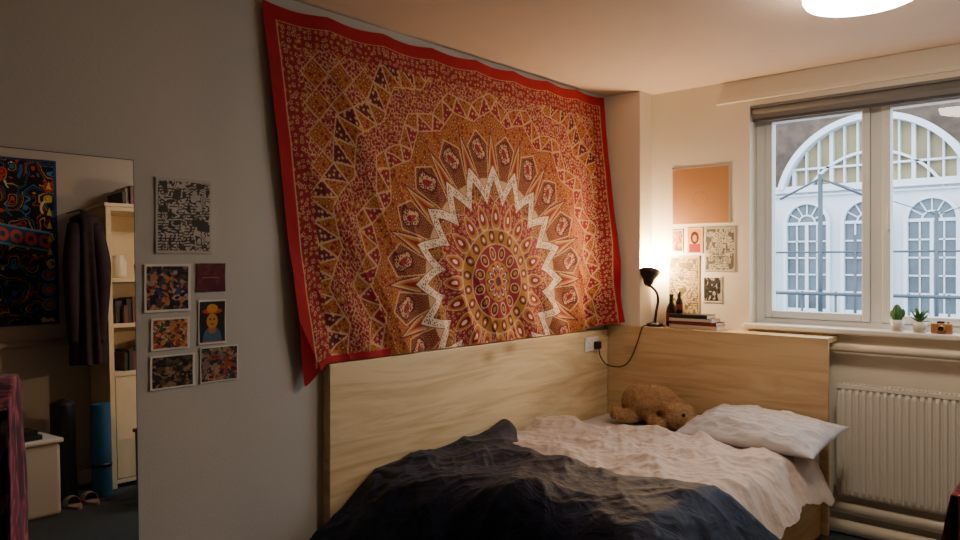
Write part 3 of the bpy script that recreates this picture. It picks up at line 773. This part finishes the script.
lathe('jar_1', [(0, 0), (0.05, 0), (0.055, 0.02), (0.055, 0.13), (0.04, 0.15), (0.04, 0.17), (0, 0.17)], (bx0+0.12, -1.95, 1.50), mat('cream_ceramic', (230, 218, 190), 0.3), 28, BS)
lathe('jar_2', [(0, 0), (0.03, 0), (0.035, 0.1), (0.02, 0.14), (0.02, 0.18), (0, 0.18)], (bx0+0.12, -1.80, 1.50), mat('amber_glass', (120, 60, 24), 0.15), 28, BS)

def drape(name, c, rx, ry, z0, z1, m, folds=9, flare=1.5, colf=None, par=None, amp=0.13, ph=0):
    n, k = 140, 60
    A, Tt = np.meshgrid(np.linspace(0, tau, n), np.linspace(0, 1, k))
    sc = (1+(flare-1)*Tt**0.8)*sm(Tt/0.06+0.12)
    f = 1+amp*Tt**0.6*np.sin(folds*A+1.5*np.sin(2*A+ph)+1.2*Tt)+0.05*np.sin(4*A+5*Tt+ph)
    X = c[0]+rx*sc*f*np.cos(A); Y = c[1]+ry*sc*f*np.sin(A); Z = z1+(z0-z1)*Tt
    cc = colf(A, Tt) if colf else None
    return grid_obj(name, X, Y, Z, m, par, col=cc)
JK = empty('hanging_jacket', (3.0, -2.20, 1.95))
M_jk = mat('jacket_cloth', (40, 22, 30), 0.85, var=0.4, vscale=20)
drape('body', (3.02, -2.21, 0), 0.09, 0.085, 0.90, 1.98, M_jk, 7, 1.35, par=JK)
tube('sleeve_1', [(2.98, -2.16, 1.88), (2.93, -2.13, 1.6), (2.93, -2.14, 1.3), (2.94, -2.16, 1.05)], 0.04, M_jk, JK, 14, True, [0.05, 0.055, 0.045, 0.035])
tube('sleeve_2', [(3.0, -2.28, 1.88), (2.97, -2.32, 1.6), (2.97, -2.32, 1.3), (2.98, -2.31, 1.05)], 0.04, M_jk, JK, 14, True, [0.05, 0.055, 0.045, 0.035])
tube('coat_hook', [(3.345, -2.21, 2.0), (3.10, -2.21, 2.0), (3.04, -2.21, 1.97)], 0.006, M_black, JK, 8, False)
YM = empty('rolled_yoga_mat', (2.87, -2.18, 0.35))
lathe('mat_roll', [(0, 0.0), (0.06, 0.0), (0.062, 0.01), (0.062, 0.62), (0.058, 0.63), (0.02, 0.625), (0.015, 0.60), (0, 0.60)], (2.87, -2.19, 0), mat('teal_foam', (24, 84, 116), 0.7), 32, YM)
lathe('strap', [(0.0625, 0.2), (0.065, 0.2), (0.065, 0.225), (0.0625, 0.225)], (2.87, -2.19, 0), M_black, 32, YM)
drape('black_sports_bag', (3.05, -2.37, 0), 0.10, 0.07, 0.0, 0.68, mat('bag_nylon', (22, 22, 28), 0.6), 5, 1.15, amp=0.05)
ST = empty('white_storage_box', (2.82, -2.72, 0.25))
boxes('tub', [((2.62, -2.88, 0.0), (3.0, -2.53, 0.45))], mat('white_plastic', (206, 200, 190), 0.4), ST, 0.025, 3)
boxes('lid', [((2.605, -2.895, 0.45), (3.015, -2.515, 0.48))], M_white, ST, 0.01)
boxes('books_on_top', [((2.66, -2.83, 0.48), (2.9, -2.62, 0.51)), ((2.68, -2.82, 0.51), (2.88, -2.64, 0.54))], M_blackm, ST, 0.003)
M_slip = mat('slipper_felt', (150, 122, 108), 0.9, var=0.1)
for i, (sx, sy) in enumerate(((2.76, -2.42), (2.77, -2.31))):
    e = empty('slipper', (sx, sy, 0.03))
    n = 24
    out = []
    for k in range(n):
        a_ = tau*k/n; ww = 0.043*(1+0.15*math.cos(a_)); out.append((sx+0.125*math.cos(a_), sy+ww*math.sin(a_)))
    V = [(x_, y_, 0) for x_, y_ in out]+[(x_, y_, 0.018) for x_, y_ in out]
    F = [tuple(range(n))[::-1], tuple(range(n, 2*n))]+[(k, (k+1) % n, n+(k+1) % n, n+k) for k in range(n)]
    mesh_obj('sole', V, F, M_slip, e)
    U_, A_ = np.meshgrid(np.linspace(0, 1, 14), np.linspace(0, math.pi, 14))
    xs = sx-0.02+0.14*U_; wv = 0.043*np.sqrt(np.clip(1-((xs-sx)/0.126)**2, 0.02, 1))
    grid_obj('upper', xs, sy+wv*np.cos(A_), 0.018+0.05*np.sin(A_)*sm(1.25-U_), M_slip, e, solid=0.004)

# chairs with garments
M_ch = wood_mat('beech_chair', (150, 104, 62), (112, 74, 42), 'z')
def chair(c, ang, top=1.05):
    e = empty('dining_chair', (c[0], c[1], 0.45))
    parts = []
    for sx in (-0.19, 0.16):
        for sy in (-0.19, 0.16):
            parts.append(((sx, sy, 0), (sx+0.03, sy+0.03, top if sy > 0 else 0.44)))
    parts.append(((-0.2, -0.2, 0.44), (0.2, 0.2, 0.465)))
    for z in (0.62, 0.78, top-0.08): parts.append(((-0.16, 0.168, z), (0.16, 0.184, z+0.06)))
    for z in (0.2,): parts += [((-0.16, -0.18, z), (0.16, -0.165, z+0.025)), ((-0.16, 0.168, z), (0.16, 0.183, z+0.025)), ((-0.183, -0.16, z), (-0.168, 0.16, z+0.025)), ((0.168, -0.16, z), (0.183, 0.16, z+0.025))]
    ob = boxes('frame', parts, M_ch, None, 0.004)
    Mx = Matrix.Translation((c[0], c[1], 0)) @ Matrix.Rotation(ang, 4, 'Z')
    ob.data.transform(Mx); parent_to(ob, e)
    return Mx
def over_back(name, Mx, m, cols, zt, zb, wdt=0.2, seed=1):
    n, k = 120, 160
    Sg, Tg = np.meshgrid(np.linspace(-1, 1, n), np.linspace(-1, 1, k))
    d = np.abs(Tg); rr = 0.03
    X = Sg*wdt*(0.75+0.35*d); Z = zt-(zt-zb)*np.clip(d-0.06, 0, 1)/0.94-0.05*Sg**2*(1-d)
    Y = 0.176+np.sign(Tg)*(rr*sm(d/0.06)+0.03*d)+0.022*d*np.sin(Sg*11+seed+2*d)*np.sign(Tg)+0.02*(fbm(Sg*2, Tg*3, seed)-0.5)
    C = np.zeros(X.shape+(3,)); C[:] = lin(*cols[0]); nn = fbm(Sg*7, Tg*14, seed, 3)
    C[nn > 0.54] = lin(*cols[1]); C[np.abs(nn-0.42) < 0.03] = lin(*cols[2])
    P = np.stack([X, Y, Z, np.ones_like(X)], -1) @ np.array(Mx).T
    return grid_obj(name, P[..., 0], P[..., 1], P[..., 2], m, col=C, solid=0.004)
M_cl = attr_mat('patterned_cloth', 0.8, 0.2)
Mx = chair((0.50, -3.87), math.radians(-20))
over_back('purple_patterned_robe', Mx, M_cl, [(128, 60, 98), (74, 40, 76), (190, 104, 132)], 1.16, 0.12, 0.22)
Mx = chair((2.455, -1.85), math.radians(75), 0.82)
over_back('red_patterned_scarf', Mx, M_cl, [(130, 24, 40), (80, 16, 34), (170, 60, 60)], 0.86, 0.35, 0.24, 4)

# ------------------------------------------------------------------ outside
boxes('terrace_ground', [((-12, 0.3, -0.12), (9, 16, -0.02))], mat('paving', (132, 140, 148), 0.8, var=0.15, vscale=3))
M_fw = mat('facade_white_paint', (192, 197, 204), 0.6, var=0.06, vscale=1.2); M_fg = mat('facade_glazing', (70, 82, 90), 0.25, var=0.5, vscale=1.5)
M_fc = mat('facade_cream_panel', (146, 128, 90), 0.6, var=0.25, vscale=2)
FA = empty('arched_conservatory_building', (-1.4, 12.1, 2))
AX, AZ = -1.35, 2.58
def arc_band(nm, cx, cz, ri, ro, a0, a1, y0, y1, m, seg=40):
    V, F = [], []
    for i in range(seg+1):
        a_ = a0+(a1-a0)*i/seg; c, s = math.cos(a_), math.sin(a_)
        V += [(cx+ri*c, y0, cz+ri*s), (cx+ro*c, y0, cz+ro*s), (cx+ro*c, y1, cz+ro*s), (cx+ri*c, y1, cz+ri*s)]
    for i in range(seg):
        o = i*4
        for k in range(4): F.append((o+k, o+(k+1) % 4, o+4+(k+1) % 4, o+4+k))
    return mesh_obj(nm, V, F, m, FA)
def fan(nm, cx, cz, R_, y, m, a0=0, a1=math.pi, seg=40):
    V = [(cx, y, cz)]+[(cx+R_*math.cos(a0+(a1-a0)*i/seg), y, cz+R_*math.sin(a0+(a1-a0)*i/seg)) for i in range(seg+1)]
    return mesh_obj(nm, V, [(0, i+1, i+2) for i in range(seg)], m, FA)
boxes('lower_wall', [((-9, 12.05, -0.02), (6, 12.4, 3.0))], M_fw, FA)
boxes('frieze', [((-9, 11.9, 2.90), (6, 12.4, 3.04)), ((-9, 11.96, 2.82), (6, 12.4, 2.86))], M_fw, FA, 0.01)
def bar(nm, x0_, z0_, x1_, z1_, w, y0, y1, m=M_fw):
    d = Vector((x1_-x0_, 0, z1_-z0_)).normalized(); nrm = Vector((-d.z, 0, d.x))*w/2
    A_ = Vector((x0_, 0, z0_)); B_ = Vector((x1_, 0, z1_)); V = []
    for y_ in (y0, y1):
        for q in (A_-nrm, A_+nrm, B_+nrm, B_-nrm): V.append((q.x, y_, q.z))
    mesh_obj(nm, V, [(0, 1, 2, 3), (7, 6, 5, 4), (0, 4, 5, 1), (1, 5, 6, 2), (2, 6, 7, 3), (3, 7, 4, 0)], m, FA)
for gi, AXg in enumerate((AX, AX-4.2, AX+4.2)):
    arc_band('gable_arch', AXg, AZ, 1.72, 1.84, math.radians(13), math.radians(167), 11.85, 12.4, M_fw)
    fan('gable_panel', AXg, AZ, 1.74, 12.15, M_fc)
    arc_band('gable_inner_arch', AXg, AZ-0.3, 1.36, 1.41, math.radians(24), math.radians(156), 12.0, 12.2, M_fw)
    boxes('gable_transom', [((AXg-1.55, 12.0, 3.38), (AXg+1.55, 12.2, 3.42))], M_fw, FA)
    for k in range(-6, 7):
        dx = k*0.25
        bar('gable_mullion', AXg+dx, 3.0, AXg+dx, AZ+math.sqrt(max(0.01, 1.72**2-dx*dx)), 0.07 if k % 3 == 0 else 0.035, 12.02, 12.2)
for k in range(-4, 5):
    cx = -1.43+1.145*k
    fan('arch_glazing', cx, 2.25, 0.42, 12.03, M_fg); mesh_obj('window_glazing', [(cx-0.42, 12.03, 0.1), (cx+0.42, 12.03, 0.1), (cx+0.42, 12.03, 2.25), (cx-0.42, 12.03, 2.25)], [(0, 1, 2, 3)], M_fg, FA)
    arc_band('arch_surround', cx, 2.25, 0.40, 0.47, 0, math.pi, 11.93, 12.06, M_fw, 24)
    arc_band('arch_inner', cx, 2.25, 0.15, 0.18, 0, math.pi, 11.98, 12.06, M_fw, 16)
    for a_ in (30, 60, 90, 120, 150):
        a_ = math.radians(a_); bar('fan_bar', cx+0.18*math.cos(a_), 2.25+0.18*math.sin(a_), cx+0.41*math.cos(a_), 2.25+0.41*math.sin(a_), 0.025, 11.99, 12.06)
    boxes('glazing_bars', [((cx-0.47, 11.93, 0.0), (cx-0.40, 12.06, 2.25)), ((cx+0.40, 11.93, 0.0), (cx+0.47, 12.06, 2.25)), ((cx-0.4, 11.97, 2.21), (cx+0.4, 12.06, 2.27)),
                           ((cx-0.4, 11.97, 0.0), (cx+0.4, 12.06, 0.45)), ((cx-0.03, 11.96, 0.4), (cx+0.03, 12.06, 2.23)), ((cx-0.215, 11.98, 0.4), (cx-0.19, 12.06, 2.23)), ((cx+0.19, 11.98, 0.4), (cx+0.215, 12.06, 2.23))]
          + [((cx-0.4, 11.98, z_), (cx+0.4, 12.06, z_+0.03)) for z_ in (0.80, 1.15, 1.50, 1.85)], M_fw, FA)
boxes('brick_building', [((-12, 12.9, -0.02), (9, 14, 6.4))], mat('old_brick', (84, 68, 56), 0.9, var=0.35, vscale=5))
RL = empty('terrace_railing', (0, 5, 0.5)); M_gal = mat('galvanised_steel', (60, 68, 76), 0.45, 0.2)
for z in (0.35, 0.7, 1.05): tube('rail', [(-5, 5, z), (4, 5, z)], 0.020, M_gal, RL, 8, False)
for k in range(24): tube('post', [(-4.6+k*0.38, 5, -0.02), (-4.6+k*0.38, 5, 1.08)], 0.014, M_gal, RL, 8, False)
PO = empty('scaffold_frame', (-0.27, 5.2, 1.2))
tube('pole_1', [(-0.27, 5.2, -0.02), (-0.27, 5.2, 2.5)], 0.028, M_gal, PO, 8, False)
tube('cross_arm', [(-0.75, 5.2, 2.22), (-0.27, 5.2, 2.45), (0.2, 5.2, 2.22)], 0.015, M_gal, PO, 8, False)
tube('pole_2', [(0.95, 5.2, -0.02), (0.95, 5.2, 2.0)], 0.022, M_gal, PO, 8, False)
tube('pole_3', [(0.12, 5.2, -0.02), (0.12, 5.2, 1.75)], 0.018, M_gal, PO, 8, False)
tube('ledger', [(-0.9, 5.2, 1.55), (1.6, 5.2, 1.55)], 0.012, M_gal, PO, 8, False)
tube('line', [(-0.27, 5.2, 2.45), (0.95, 5.2, 1.95)], 0.006, M_gal, PO, 6, False)
tube('line_2', [(0.95, 5.2, 1.95), (2.6, 5.2, 2.5)], 0.006, M_gal, PO, 6, False)

# ------------------------------------------------------------------ light
w = bpy.data.worlds.new('sky'); scene.world = w; w.use_nodes = True
bg = w.node_tree.nodes['Background']; bg.inputs['Color'].default_value = (0.78, 0.89, 1.0, 1); bg.inputs['Strength'].default_value = 6.6
pl_ = bpy.data.lights.new('window_portal', 'AREA'); pl_.shape = 'RECTANGLE'; pl_.size = 1.6; pl_.size_y = 1.26; pl_.cycles.is_portal = True
po = bpy.data.objects.new('window_portal', pl_); po.location = (1.7, 0.24, 1.705); po.rotation_euler = (math.radians(-90), 0, 0); COL.objects.link(po)

# ------------------------------------------------------------------ camera
cam = bpy.data.cameras.new('camera'); co = bpy.data.objects.new('camera', cam); COL.objects.link(co)
cam.sensor_width = 36; cam.lens = 735/960*36; cam.shift_y = -8/960; cam.clip_start = 0.05
co.location = (2.563, -4.254, 1.43); co.rotation_euler = (math.radians(90), 0, math.radians(41.53))
scene.camera = co
